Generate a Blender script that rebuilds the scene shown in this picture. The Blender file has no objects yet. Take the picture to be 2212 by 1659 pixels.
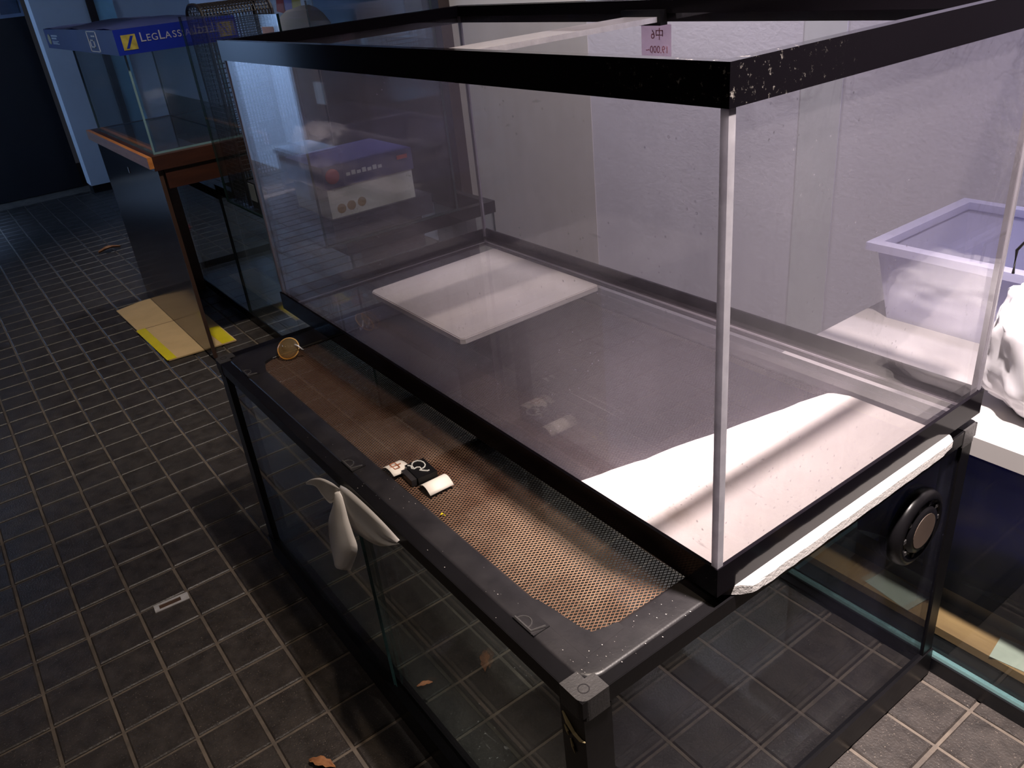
import bpy, bmesh, math, random
from mathutils import Vector, Matrix, Euler
random.seed(7)
S = bpy.context.scene
COL = S.collection

# ------------------------------------------------------------------ camera
cam = bpy.data.cameras.new('camera'); camo = bpy.data.objects.new('camera', cam); COL.objects.link(camo)
camo.location = (0.4342, -0.5159, 1.1334)
camo.rotation_euler = (1.0825, 0.0989, 0.9345)
cam.sensor_width = 36.0; cam.lens = 36.0 * 1754.6 / 2212.0; cam.clip_start = 0.02
S.camera = camo

# ------------------------------------------------------------------ world, exposure
W = bpy.data.worlds.new('world'); S.world = W; W.use_nodes = True
W.node_tree.nodes['Background'].inputs[0].default_value = (0.55, 0.6, 0.8, 1)
W.node_tree.nodes['Background'].inputs[1].default_value = 0.02
S.view_settings.view_transform = 'Standard'; S.view_settings.look = 'None'
S.view_settings.exposure = 0.0; S.view_settings.gamma = 1.0; S.view_settings.use_curve_mapping = False
S.cycles.max_bounces = 12; S.cycles.transparent_max_bounces = 40; S.cycles.diffuse_bounces = 3
S.cycles.glossy_bounces = 4; S.cycles.transmission_bounces = 8
S.cycles.caustics_reflective = False; S.cycles.caustics_refractive = False
S.cycles.sample_clamp_indirect = 4.0
S.cycles.use_denoising = True

# ------------------------------------------------------------------ lamps of the passage, plus added fill lights
def lamp(name, kind, loc, target, energy, color, size=0.05, cone=70, blend=0.4):
    l = bpy.data.lights.new(name, kind); l.energy = energy; l.color = color
    if kind == 'SPOT':
        l.spot_size = math.radians(cone); l.spot_blend = blend; l.shadow_soft_size = size
    elif kind == 'AREA':
        l.shape = 'DISK'; l.size = size
    else:
        l.shadow_soft_size = size
    o = bpy.data.objects.new(name, l); COL.objects.link(o); o.location = loc
    o.rotation_euler = (Vector(target) - Vector(loc)).to_track_quat('-Z', 'Y').to_euler()
    return o
lamp('downlight_warm', 'SPOT', (0.30, 0.12, 2.35), (-0.08, 0.31, 0.5), 680, (1.0, 0.87, 0.82), 0.04, 37, 1.0)
lamp('downlight_warm_spill', 'SPOT', (0.30, 0.12, 2.35), (-0.35, 0.15, 0.5), 105, (1.0, 0.88, 0.80), 0.03, 70, 0.9)
lamp('downlight_passage', 'SPOT', (-0.16, -0.02, 2.40), (-0.12, -0.05, 0.0), 45, (1.0, 0.78, 0.55), 0.03, 66, 1.0)
lamp('fill_front', 'SPOT', (-0.55, -1.10, 2.45), (-0.55, -0.40, 0.2), 17, (1.0, 0.84, 0.70), 0.05, 80, 1.0)  # added fill light from the front, out of view
lamp('fill_wall_neutral', 'SPOT', (-1.30, 0.60, 2.45), (-1.6, 1.25, 0.7), 140, (1.0, 0.93, 0.95), 0.08, 80, 0.8)  # light added to lift the beige part of the back wall
lamp('aquarium_lamp_violet', 'SPOT', (0.15, 0.78, 2.10), (-0.50, 1.25, 0.85), 82, (0.90, 0.82, 1.0), 0.10, 84, 0.8)
lamp('doorway_lamp_blue', 'SPOT', (-5.0, -0.75, 2.0), (-5.1, -1.4, 0.5), 520, (0.36, 0.58, 1.0), 0.10, 84, 0.8)
lamp('far_ceiling_lamp', 'SPOT', (-1.35, -0.15, 2.45), (-2.5, -0.05, 0.0), 120, (1.0, 0.88, 0.74), 0.06, 56, 1.0)
lamp('fill_far_corner', 'SPOT', (-3.75, 0.50, 2.45), (-3.55, 0.42, 0.0), 60, (0.95, 0.95, 1.0), 0.06, 58, 1.0)  # extra light added to brighten the floor behind the stand

# ------------------------------------------------------------------ materials
MATS = {}
def nt_new(name):
    m = bpy.data.materials.new(name); m.use_nodes = True
    t = m.node_tree; t.nodes.clear()
    out = t.nodes.new('ShaderNodeOutputMaterial')
    MATS[name] = m
    return m, t, out
def node(t, typ, **kw):
    n = t.nodes.new(typ)
    for k, v in kw.items():
        if hasattr(n, k): setattr(n, k, v)
    return n
def noise(t, scale, detail=4, rough=0.6, coord='obj', stretch=None):
    tc = node(t, 'ShaderNodeTexCoord')
    n = node(t, 'ShaderNodeTexNoise'); n.inputs['Scale'].default_value = scale
    n.inputs['Detail'].default_value = detail; n.inputs['Roughness'].default_value = rough
    if coord == 'world':
        g = node(t, 'ShaderNodeNewGeometry'); src = g.outputs['Position']
    else:
        src = tc.outputs['Object']
    if stretch:
        mp = node(t, 'ShaderNodeMapping'); mp.inputs['Scale'].default_value = stretch
        t.links.new(src, mp.inputs['Vector']); src = mp.outputs['Vector']
    t.links.new(src, n.inputs['Vector'])
    return n.outputs['Fac']
def ramp(t, fac, a, b, c0=(0, 0, 0, 1), c1=(1, 1, 1, 1)):
    r = node(t, 'ShaderNodeValToRGB'); r.color_ramp.elements[0].position = a; r.color_ramp.elements[1].position = b
    r.color_ramp.elements[0].color = c0; r.color_ramp.elements[1].color = c1
    t.links.new(fac, r.inputs['Fac']); return r.outputs['Color']
def math_(t, op, a, b=None, clamp=False):
    n = node(t, 'ShaderNodeMath', operation=op); n.use_clamp = clamp
    for i, v in enumerate((a, b)):
        if v is None: continue
        if isinstance(v, (int, float)): n.inputs[i].default_value = v
        else: t.links.new(v, n.inputs[i])
    return n.outputs[0]
def c4(c): return (c[0], c[1], c[2], 1)
def plain(name, col, rough=0.5, metal=0.0, var=0.25, scale=12, bump=0.0, bscale=80, coord='obj', stretch=None, spec=0.5, second=None, lo=0.35, hi=0.65):
    """principled with a gentle noise in colour and an optional fine bump"""
    if name in MATS: return MATS[name]
    m, t, out = nt_new(name)
    p = node(t, 'ShaderNodeBsdfPrincipled')
    p.inputs['Roughness'].default_value = rough; p.inputs['Metallic'].default_value = metal
    p.inputs['Specular IOR Level'].default_value = spec
    f = noise(t, scale, coord=coord, stretch=stretch)
    b = second or tuple(max(0, x * (1 - var)) for x in col)
    t.links.new(ramp(t, f, lo, hi, c4(b), c4(col)), p.inputs['Base Color'])
    if bump:
        bn = node(t, 'ShaderNodeBump'); bn.inputs['Strength'].default_value = bump; bn.inputs['Distance'].default_value = 0.002
        t.links.new(noise(t, bscale, coord=coord), bn.inputs['Height']); t.links.new(bn.outputs[0], p.inputs['Normal'])
    t.links.new(p.outputs[0], out.inputs['Surface'])
    return m
def glass(name, tint=(0.985, 0.978, 0.982), haze=0.05, amp=0.06, hcol=(0.78, 0.75, 0.82), specks=0.0, base=0.03, streak=0.0, scale=5, smudge=0.0):
    """thin pane: clear, Fresnel mirror, and a film of dust and wipe marks that scatters light"""
    m, t, out = nt_new(name)
    tr = node(t, 'ShaderNodeBsdfTransparent'); tr.inputs['Color'].default_value = c4(tint)
    gl = node(t, 'ShaderNodeBsdfGlossy'); gl.inputs['Roughness'].default_value = 0.0
    gl.inputs['Color'].default_value = (1, 1, 1, 1)
    lw = node(t, 'ShaderNodeLayerWeight'); lw.inputs['Blend'].default_value = 0.5
    f5 = math_(t, 'POWER', lw.outputs['Facing'], 5.0)
    fr = math_(t, 'ADD', math_(t, 'MULTIPLY', f5, 0.85), base, True)
    mx = node(t, 'ShaderNodeMixShader'); t.links.new(fr, mx.inputs[0]); t.links.new(tr.outputs[0], mx.inputs[1]); t.links.new(gl.outputs[0], mx.inputs[2])
    df = node(t, 'ShaderNodeBsdfDiffuse'); df.inputs['Color'].default_value = c4(hcol)
    tl = node(t, 'ShaderNodeBsdfTranslucent'); tl.inputs['Color'].default_value = c4(hcol)
    hz = node(t, 'ShaderNodeMixShader'); hz.inputs[0].default_value = 0.5
    t.links.new(df.outputs[0], hz.inputs[1]); t.links.new(tl.outputs[0], hz.inputs[2])
    n1 = ramp(t, noise(t, scale, 5, 0.65, 'world'), 0.35, 0.75)
    h = math_(t, 'ADD', math_(t, 'MULTIPLY', n1, amp), haze)
    if streak:
        n2 = ramp(t, noise(t, 7, 5, 0.65, 'world', (4, 4, 0.3)), 0.5, 0.85)
        h = math_(t, 'ADD', h, math_(t, 'MULTIPLY', n2, streak))
    if smudge:
        g0 = node(t, 'ShaderNodeNewGeometry')
        ns = node(t, 'ShaderNodeTexNoise'); ns.inputs['Scale'].default_value = 9; ns.inputs['Detail'].default_value = 3; ns.inputs['Distortion'].default_value = 1.6
        t.links.new(g0.outputs['Position'], ns.inputs['Vector'])
        line = math_(t, 'SUBTRACT', 1.0, math_(t, 'MULTIPLY', math_(t, 'ABSOLUTE', math_(t, 'SUBTRACT', ns.outputs['Fac'], 0.52)), 26.0), True)
        mk = ramp(t, noise(t, 3.2, 2, 0.5, 'world'), 0.50, 0.64)
        h = math_(t, 'ADD', h, math_(t, 'MULTIPLY', math_(t, 'MULTIPLY', line, mk), smudge))
    if specks:
        g = node(t, 'ShaderNodeNewGeometry')
        v = node(t, 'ShaderNodeTexVoronoi'); v.inputs['Scale'].default_value = 75; t.links.new(g.outputs['Position'], v.inputs['Vector'])
        d = ramp(t, v.outputs['Distance'], 0.05, 0.13, (1, 1, 1, 1), (0, 0, 0, 1))
        msk = ramp(t, noise(t, 6, 3, 0.7, 'world'), 0.46, 0.62)
        h = math_(t, 'ADD', h, math_(t, 'MULTIPLY', math_(t, 'MULTIPLY', d, msk), specks))
        n3 = ramp(t, noise(t, 90, 2, 0.5, 'world', (0.25, 1, 1)), 0.72, 0.80)
        h = math_(t, 'ADD', h, math_(t, 'MULTIPLY', math_(t, 'MULTIPLY', n3, msk), specks))
    h = math_(t, 'MINIMUM', h, 0.9)
    fin = node(t, 'ShaderNodeMixShader'); t.links.new(h, fin.inputs[0]); t.links.new(mx.outputs[0], fin.inputs[1]); t.links.new(hz.outputs[0], fin.inputs[2])
    t.links.new(fin.outputs[0], out.inputs['Surface'])
    return m
G_MAIN = glass('dusty_tank_glass', haze=0.055, amp=0.06, hcol=(0.52, 0.48, 0.56), specks=0.45, base=0.035, streak=0.05)
G_BACK = glass('hazy_back_glass', haze=0.05, amp=0.05, hcol=(0.45, 0.42, 0.48), base=0.035, streak=0.04)
G_SIDE = glass('wiped_tank_glass', haze=0.055, amp=0.05, hcol=(0.46, 0.44, 0.50), specks=0.4, base=0.03, streak=0.06, smudge=0.16)
G_FLOOR = glass('dusty_bottom_glass', haze=0.06, amp=0.05, hcol=(0.30, 0.26, 0.31), specks=0.25, base=0.03)
G_LOW = glass('terrarium_glass', tint=(0.85, 0.88, 0.87), haze=0.008, amp=0.012, hcol=(0.7, 0.7, 0.7), specks=0.35, base=0.03)
G_FAR = glass('old_tank_glass', tint=(0.94, 0.97, 0.975), haze=0.008, amp=0.012, hcol=(0.6, 0.66, 0.72), base=0.035)
G_BRACE = glass('brace_glass', tint=(0.93, 0.93, 0.95), haze=0.30, amp=0.15, hcol=(0.95, 0.90, 0.93), base=0.04)
G_CUP = glass('yellowed_rubber', tint=(0.98, 0.80, 0.52), haze=0.10, amp=0.05, hcol=(0.95, 0.75, 0.45), base=0.10)
def edge_mat():
    m, t, out = nt_new('green_glass_edge')
    p = node(t, 'ShaderNodeBsdfPrincipled'); p.inputs['Base Color'].default_value = (0.16, 0.32, 0.32, 1); p.inputs['Roughness'].default_value = 0.15
    n = noise(t, 30); t.links.new(ramp(t, n, 0.3, 0.7, (0.05, 0.12, 0.12, 1), (0.10, 0.22, 0.22, 1)), p.inputs['Base Color'])
    t.links.new(p.outputs[0], out.inputs['Surface']); return m
G_EDGE = edge_mat()
M_DKEDGE = plain('dark_green_edge', (.012, .03, .03), .2)
M_MIDEDGE = plain('blue_green_edge', (.14, .24, .28), .2, var=.2)
M_LTEDGE = plain('pale_green_edge', (.32, .55, .56), .2, var=.2)
def frame_black():
    m, t, out = nt_new('scuffed_black_frame')
    p = node(t, 'ShaderNodeBsdfPrincipled'); p.inputs['Roughness'].default_value = 0.10; p.inputs['Specular IOR Level'].default_value = 0.05
    g = node(t, 'ShaderNodeNewGeometry')
    # chipped paint gathers round the knocked front corner
    vd = node(t, 'ShaderNodeVectorMath', operation='DISTANCE'); t.links.new(g.outputs['Position'], vd.inputs[0]); vd.inputs[1].default_value = (0, 0, 1.035)
    near = ramp(t, vd.outputs['Value'], 0.01, 0.17, (1, 1, 1, 1), (0, 0, 0, 1))
    chips = ramp(t, noise(t, 120, 6, 0.75, 'world'), 0.59, 0.68)
    f = math_(t, 'MULTIPLY', near, chips)
    mix = node(t, 'ShaderNodeMix', data_type='RGBA'); t.links.new(f, mix.inputs[0])
    mix.inputs[6].default_value = (0.006, 0.005, 0.007, 1); mix.inputs[7].default_value = (0.34, 0.31, 0.29, 1)
    t.links.new(mix.outputs[2], p.inputs['Base Color']); t.links.new(p.outputs[0], out.inputs['Surface']); return m
M_FRAME = frame_black()
M_BLACK = plain('satin_black_plastic', (0.006, 0.0055, 0.0065), 0.32, bump=0.1, bscale=60, spec=.22)
M_MATT = plain('matt_black_plastic', (0.020, 0.018, 0.020), 0.40, second=(0.009, 0.008, 0.010), scale=18, bump=0.10, bscale=250)
M_CAP = plain('grey_black_plastic', (0.050, 0.047, 0.048), 0.45, scale=25, bump=0.3, bscale=300)
M_VOID = plain('black_film', (0.004, 0.004, 0.006), 0.35)
def rust_mat():
    m, t, out = nt_new('rusty_mesh_wire')
    p = node(t, 'ShaderNodeBsdfPrincipled'); p.inputs['Roughness'].default_value = 0.45; p.inputs['Metallic'].default_value = 0.3
    col = ramp(t, noise(t, 7, 4, 0.6, 'world'), 0.40, 0.60, (0.17, 0.075, 0.040, 1), (0.42, 0.27, 0.18, 1))
    g = node(t, 'ShaderNodeNewGeometry'); sp = node(t, 'ShaderNodeSeparateXYZ'); t.links.new(g.outputs['Position'], sp.inputs[0])
    # rust goes darker brown towards the far end; the strip the tank covers is black
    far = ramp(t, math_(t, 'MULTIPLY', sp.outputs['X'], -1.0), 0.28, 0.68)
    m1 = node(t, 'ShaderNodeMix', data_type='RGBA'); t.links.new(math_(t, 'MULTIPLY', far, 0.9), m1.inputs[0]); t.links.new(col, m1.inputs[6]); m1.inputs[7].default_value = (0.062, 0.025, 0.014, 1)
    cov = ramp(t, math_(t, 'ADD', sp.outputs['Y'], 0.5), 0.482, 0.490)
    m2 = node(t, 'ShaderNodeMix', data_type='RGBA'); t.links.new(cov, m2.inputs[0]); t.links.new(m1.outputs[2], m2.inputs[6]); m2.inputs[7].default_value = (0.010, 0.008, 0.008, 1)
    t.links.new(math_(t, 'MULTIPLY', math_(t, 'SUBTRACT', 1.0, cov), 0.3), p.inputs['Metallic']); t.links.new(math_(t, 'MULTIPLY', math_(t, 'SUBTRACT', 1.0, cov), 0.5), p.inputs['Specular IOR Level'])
    t.links.new(m2.outputs[2], p.inputs['Base Color']); t.links.new(p.outputs[0], out.inputs['Surface']); return m
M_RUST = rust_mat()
M_FOAM = plain('polystyrene', (0.86, 0.82, 0.80), 0.75, var=0.06, scale=9, bump=0.35, bscale=260)
def seam_mat():
    m, t, out = nt_new('silicone_seam')
    p = node(t, 'ShaderNodeBsdfPrincipled'); p.inputs['Roughness'].default_value = .3
    c = ramp(t, noise(t, 40), .3, .7, (.62, .60, .66, 1), (.82, .80, .86, 1)); t.links.new(c, p.inputs['Base Color'])
    tl = node(t, 'ShaderNodeBsdfTranslucent'); t.links.new(c, tl.inputs['Color'])
    mx = node(t, 'ShaderNodeMixShader'); mx.inputs[0].default_value = .55; t.links.new(p.outputs[0], mx.inputs[1]); t.links.new(tl.outputs[0], mx.inputs[2]); t.links.new(mx.outputs[0], out.inputs['Surface']); return m
M_SEAM = seam_mat()
M_SEAM2 = plain('grey_silicone', (.30, .28, .32), .4)
M_WHITE = plain('white_paint', (0.72, 0.72, 0.74), 0.6, var=0.06)
M_PAPER = plain('label_paper', (0.66, 0.61, 0.55), 0.6, var=0.05, scale=30)
M_INKRED = plain('red_ink', (0.35, 0.06, 0.03), 0.6)
M_METAL = plain('brushed_metal', (0.74, 0.72, 0.73), 0.35, metal=0.35, scale=60)
M_YEL = plain('yellow_tape', (0.75, 0.62, 0.02), 0.35, var=0.1)
M_CARD = plain('kraft_cardboard', (0.62, 0.43, 0.22), 0.75, var=0.12, scale=9, bump=0.15, bscale=120)
M_CARDEDGE = plain('cardboard_edge', (0.20, 0.13, 0.07), 0.9)
M_LEAF = plain('dry_leaf', (0.45, 0.20, 0.08), 0.7, second=(0.25, 0.10, 0.04), scale=40)
M_LILAC = plain('lilac_white_plaster', (0.74, 0.71, 0.78), 0.7, var=0.07, scale=3, bump=0.5, bscale=90)
M_BEIGE = plain('beige_white_panel', (0.62, 0.58, 0.55), 0.65, var=0.06, scale=3)
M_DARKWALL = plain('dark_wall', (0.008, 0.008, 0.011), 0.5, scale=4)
M_GREYWALL = plain('grey_shutter', (0.035, 0.033, 0.036), 0.7, scale=3)
M_ENDWALL = plain('grey_white_wall', (0.60, 0.62, 0.66), 0.7, var=0.12, scale=2)
M_CYAN = plain('cyan_lit_gap', (0.35, 0.62, 0.72), 0.4, var=0.1)  # cyan light of the door gap put into the colour

# ------------------------------------------------------------------ building helpers
BASE = {}
def link(name, me, loc, parent):
    o = bpy.data.objects.new(name, me); COL.objects.link(o)
    loc = Vector(loc)
    if parent is not None:
        o.parent = parent; BASE[o.name] = loc.copy(); o.location = loc - BASE[parent.name]
    else:
        o.location = loc; BASE[o.name] = loc.copy()
    return o
def fin(name, bm, mats, loc=(0, 0, 0), parent=None, smooth=False):
    me = bpy.data.meshes.new(name); bmesh.ops.recalc_face_normals(bm, faces=bm.faces); bm.to_mesh(me); bm.free()
    for m in (mats if isinstance(mats, (list, tuple)) else [mats]): me.materials.append(m)
    if smooth:
        for p in me.polygons: p.use_smooth = True
    return link(name, me, loc, parent)
def tag(o, label=None, cat=None, group=None, kind=None):
    if label: o['label'] = label
    if cat: o['category'] = cat
    if group: o['group'] = group
    if kind: o['kind'] = kind
    return o
def thing(name, loc, label, cat, group=None):
    o = bpy.data.objects.new(name, None); COL.objects.link(o); o.location = loc; BASE[o.name] = Vector(loc)
    o.empty_display_size = 0.05
    return tag(o, label, cat, group)
def bx(bm, lo, hi, mi=0):
    lo, hi = Vector(lo), Vector(hi)
    v = [bm.verts.new((x, y, z)) for z in (lo.z, hi.z) for y in (lo.y, hi.y) for x in (lo.x, hi.x)]
    fs = []
    for a in ((0, 2, 3, 1), (4, 5, 7, 6), (0, 1, 5, 4), (2, 6, 7, 3), (0, 4, 6, 2), (1, 3, 7, 5)):
        f = bm.faces.new([v[i] for i in a]); f.material_index = mi; fs.append(f)
    return v, fs
def bev(bm, w, seg=2, limit=30):
    es = [e for e in bm.edges if len(e.link_faces) == 2 and e.calc_face_angle(0) > math.radians(limit)]
    bmesh.ops.bevel(bm, geom=es, offset=w, segments=seg, affect='EDGES', profile=0.6)
def box(name, lo, hi, mat, parent=None, bevel=0.0, seg=2, smooth=False):
    lo, hi = Vector(lo), Vector(hi); c = (lo + hi) / 2
    if parent is None: c.z = lo.z
    bm = bmesh.new(); bx(bm, lo - c, hi - c)
    if bevel: bev(bm, bevel, seg)
    return fin(name, bm, mat, c, parent, smooth)
def pane(name, lo, hi, mat, parent, edge=None):
    """glass sheet whose narrow sides carry the edge material"""
    lo, hi = Vector(lo), Vector(hi); c = (lo + hi) / 2; d = hi - lo
    ax = min(range(3), key=lambda i: d[i])
    bm = bmesh.new(); bx(bm, lo - c, hi - c)
    bmesh.ops.recalc_face_normals(bm, faces=bm.faces)
    for f in bm.faces: f.material_index = 0 if abs(f.normal[ax]) > 0.9 else 1
    return fin(name, bm, [mat, edge or G_EDGE], c, parent)
def ring(bm, x0, x1, y0, y1, w, z0, z1, mi=0):
    """mitred rectangular ring, width w inwards"""
    o = [(x0, y0), (x1, y0), (x1, y1), (x0, y1)]; i = [(x0 + w, y0 + w), (x1 - w, y0 + w), (x1 - w, y1 - w), (x0 + w, y1 - w)]
    vo = [[bm.verts.new((p[0], p[1], z)) for p in o] for z in (z0, z1)]
    vi = [[bm.verts.new((p[0], p[1], z)) for p in i] for z in (z0, z1)]
    for k in range(4):
        n = (k + 1) % 4
        for f in ((vo[0][k], vo[0][n], vo[1][n], vo[1][k]), (vi[0][n], vi[0][k], vi[1][k], vi[1][n]),
                  (vo[1][k], vo[1][n], vi[1][n], vi[1][k]), (vo[0][n], vo[0][k], vi[0][k], vi[0][n])):
            bm.faces.new(f).material_index = mi
def poly_prism(bm, pts, z0, z1, mi=0):
    a = [bm.verts.new((p[0], p[1], z0)) for p in pts]; b = [bm.verts.new((p[0], p[1], z1)) for p in pts]
    bm.faces.new(a[::-1]).material_index = mi; bm.faces.new(b).material_index = mi
    n = len(pts)
    for k in range(n): bm.faces.new((a[k], a[(k + 1) % n], b[(k + 1) % n], b[k])).material_index = mi
def tube(bm, pts, r, n=8, cap=True, closed=False):
    pts = [Vector(p) for p in pts]; rings = []
    for k, p in enumerate(pts):
        a = pts[k - 1] if (k or closed) else p; b = pts[(k + 1) % len(pts)] if (k < len(pts) - 1 or closed) else p
        d = (b - a).normalized()
        u = d.cross(Vector((0, 0, 1)))
        if u.length < 1e-3: u = d.cross(Vector((1, 0, 0)))
        u.normalize(); v = d.cross(u)
        rr = r[k] if isinstance(r, (list, tuple)) else r
        rings.append([bm.verts.new(p + u * math.cos(2 * math.pi * j / n) * rr + v * math.sin(2 * math.pi * j / n) * rr) for j in range(n)])
    m = len(rings)
    for k in range(m if closed else m - 1):
        A, B = rings[k], rings[(k + 1) % m]
        for j in range(n): bm.faces.new((A[j], A[(j + 1) % n], B[(j + 1) % n], B[j]))
    if cap and not closed: bm.faces.new(rings[0][::-1]); bm.faces.new(rings[-1])
def lathe(bm, prof, n=32, axis='z'):
    rs = []
    for r, h in prof:
        rs.append([bm.verts.new((r * math.cos(2 * math.pi * j / n), r * math.sin(2 * math.pi * j / n), h) if axis == 'z' else
                                (h, r * math.cos(2 * math.pi * j / n), r * math.sin(2 * math.pi * j / n))) for j in range(n)])
    for A, B in zip(rs, rs[1:]):
        for j in range(n): bm.faces.new((A[j], A[(j + 1) % n], B[(j + 1) % n], B[j]))
    bm.faces.new(rs[0][::-1]); bm.faces.new(rs[-1])
def ribbon(bm, rows, thick=0.0004):
    """rows of points -> a thin sheet with thickness"""
    g = [[bm.verts.new(p) for p in r] for r in rows]; fs = []
    for A, B in zip(g, g[1:]):
        for j in range(len(A) - 1): fs.append(bm.faces.new((A[j], A[j + 1], B[j + 1], B[j])))
    bmesh.ops.recalc_face_normals(bm, faces=fs)
    bmesh.ops.solidify(bm, geom=fs, thickness=thick)
def text_mesh(name, body, size, mat, parent, loc, rot, depth=0.0004, align='LEFT', xs=1.0):
    cu = bpy.data.curves.new(name, 'FONT'); cu.body = body; cu.size = size; cu.extrude = depth; cu.align_x = align
    o = bpy.data.objects.new(name, cu); COL.objects.link(o)
    dg = bpy.context.evaluated_depsgraph_get(); me = bpy.data.meshes.new_from_object(o.evaluated_get(dg))
    COL.objects.unlink(o); bpy.data.objects.remove(o); bpy.data.curves.remove(cu)
    me.transform(Matrix.Scale(xs, 4, (1, 0, 0))); me.transform(Euler(rot).to_matrix().to_4x4())
    me.materials.clear(); me.materials.append(mat)
    return link(name, me, loc, parent)

# ================================================================== THE SETTING
# ---- floor: grout bed and square slate tiles, 100 mm pitch
def tile_mat():
    m, t, out = nt_new('slate_tile')
    p = node(t, 'ShaderNodeBsdfPrincipled'); p.inputs['Specular IOR Level'].default_value = 0.5
    f = noise(t, 26, 6, 0.7, 'world')
    mixg = node(t, 'ShaderNodeMix', data_type='RGBA'); t.links.new(ramp(t, noise(t, 420, 2, 0.5, 'world'), 0.66, 0.74), mixg.inputs[0]); mixg.inputs[7].default_value = (0.22, 0.18, 0.15, 1)  # tile glitter painted into the colour as pale specks
    t.links.new(ramp(t, f, 0.35, 0.7, (0.024, 0.020, 0.019, 1), (0.056, 0.047, 0.043, 1)), mixg.inputs[6])
    t.links.new(mixg.outputs[2], p.inputs['Base Color'])
    t.links.new(ramp(t, noise(t, 9, 3, 0.6, 'world'), 0.3, 0.7, (0.34, 0.34, 0.34, 1), (0.50, 0.50, 0.50, 1)), p.inputs['Roughness'])
    b = node(t, 'ShaderNodeBump'); b.inputs['Strength'].default_value = 0.7; b.inputs['Distance'].default_value = 0.0012
    t.links.new(noise(t, 240, 3, 0.6, 'world'), b.inputs['Height'])
    t.links.new(b.outputs[0], p.inputs['Normal']); t.links.new(p.outputs[0], out.inputs['Surface']); return m
M_TILE = tile_mat()
M_GROUT = plain('sandy_grout', (0.15, 0.120, 0.095), 0.7, second=(0.08, 0.065, 0.055), scale=20, bump=0.3, bscale=300, coord='world')
floor = box('floor', (-7.0, -1.45, -0.06), (2.2, 1.35, -0.004), M_GROUT)
tag(floor, 'floor of small dark square slate tiles with pale sandy grout lines', kind='structure')
def tile_bm(bm, cx, cy, h=0.0469, z0=-0.006, z1=0.0, b=0.0022):
    lo = [bm.verts.new((cx + sx * h, cy + sy * h, z0)) for sx, sy in ((-1, -1), (1, -1), (1, 1), (-1, 1))]
    mi = [bm.verts.new((cx + sx * h, cy + sy * h, z1 - b)) for sx, sy in ((-1, -1), (1, -1), (1, 1), (-1, 1))]
    hi = [bm.verts.new((cx + sx * (h - b), cy + sy * (h - b), z1)) for sx, sy in ((-1, -1), (1, -1), (1, 1), (-1, 1))]
    for A, B in ((lo, mi), (mi, hi)):
        for k in range(4): bm.faces.new((A[k], A[(k + 1) % 4], B[(k + 1) % 4], B[k]))
    bm.faces.new(hi)
RC = camo.rotation_euler.to_matrix().transposed()
def shows(x, y):
    p = RC @ (Vector((x, y, 0)) - camo.location)
    if p.z > -0.05: return 0
    u, v = 1106 + 1754.6 * p.x / -p.z, 829.5 - 1754.6 * p.y / -p.z
    if not (-60 < u < 2272 and -60 < v < 1719): return 0
    return -(camo.location.z / (p.length ** 3))
PX, PY = -0.02, -0.28
cells = []
for i in range(-58, 23):
    for j in range(-12, 17):
        x, y = PX + 0.1 * i + 0.05, PY + 0.1 * j + 0.05
        if -5.75 < x < 2.1 and -1.4 < y < 1.24: cells.append((shows(x, y), x, y))
cells.sort()
bm = bmesh.new(); tile_bm(bm, 0, 0)
tme = bpy.data.meshes.new('tile'); bmesh.ops.recalc_face_normals(bm, faces=bm.faces); bm.to_mesh(tme); bm.free(); tme.materials.append(M_TILE)
for s, x, y in cells[:300]:
    o = link('tile', tme, (x + random.uniform(-.0006, .0006), y + random.uniform(-.0006, .0006), random.uniform(-.0007, .0003)), floor)
    o.rotation_euler = (random.uniform(-.004, .004), random.uniform(-.004, .004), random.uniform(-.006, .006))
bm = bmesh.new()
for s, x, y in cells[300:]: tile_bm(bm, x, y)
tag(fin('tile_field', bm, M_TILE, (0, 0, 0), floor), kind='stuff')

# ---- walls and ceiling
wb = box('wall_back', (-7.0, 1.27, 0), (2.2, 1.35, 2.6), M_LILAC); tag(wb, 'lilac white plaster wall behind the tanks', kind='structure')
box('panel', (-2.40, 1.268, 0), (-1.63, 1.27, 2.6), M_BEIGE, wb)
box('panel', (-0.846, 1.267, 0), (-0.735, 1.27, 2.6), M_WHITE, wb, 0.001)
box('panel', (-0.728, 1.268, 0), (0.35, 1.27, 2.6), M_LILAC, wb)
t1 = box('trim_1', (-2.52, 1.22, 0), (-2.40, 1.27, 2.6), plain('dark_brown_post', (0.035, 0.022, 0.020), 0.5)); tag(t1, 'dark brown post on the wall behind the big tank', kind='structure')
t2 = box('trim_2', (-2.68, 1.235, 0), (-2.52, 1.27, 2.6), plain('grey_post', (0.13, 0.13, 0.15), 0.5)); tag(t2, 'grey strip beside the dark brown post', kind='structure')
we = box('wall_end', (-5.75, 0.335, 0.05), (-5.60, 1.27, 2.6), M_ENDWALL); tag(we, 'pale end wall at the far end of the passage', kind='structure')
box('jamb', (-5.60, 0.645, 0.05), (-5.585, 0.69, 2.6), M_VOID, we)
box('lit_gap', (-5.60, 0.69, 0.05), (-5.59, 0.80, 2.6), M_CYAN, we)  # door gap strip, its cyan light painted on
bb = box('baseboard_end', (-5.74, 0.34, 0), (-5.61, 1.27, 0.05), M_VOID); tag(bb, 'black skirting under the pale end wall', kind='structure')
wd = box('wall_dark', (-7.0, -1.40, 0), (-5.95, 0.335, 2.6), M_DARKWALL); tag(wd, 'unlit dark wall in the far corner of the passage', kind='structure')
wf = box('wall_front', (-4.46, -1.48, 0), (2.2, -1.42, 2.6), M_GREYWALL); tag(wf, 'dark grey shutter wall across the passage', kind='structure')
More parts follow.
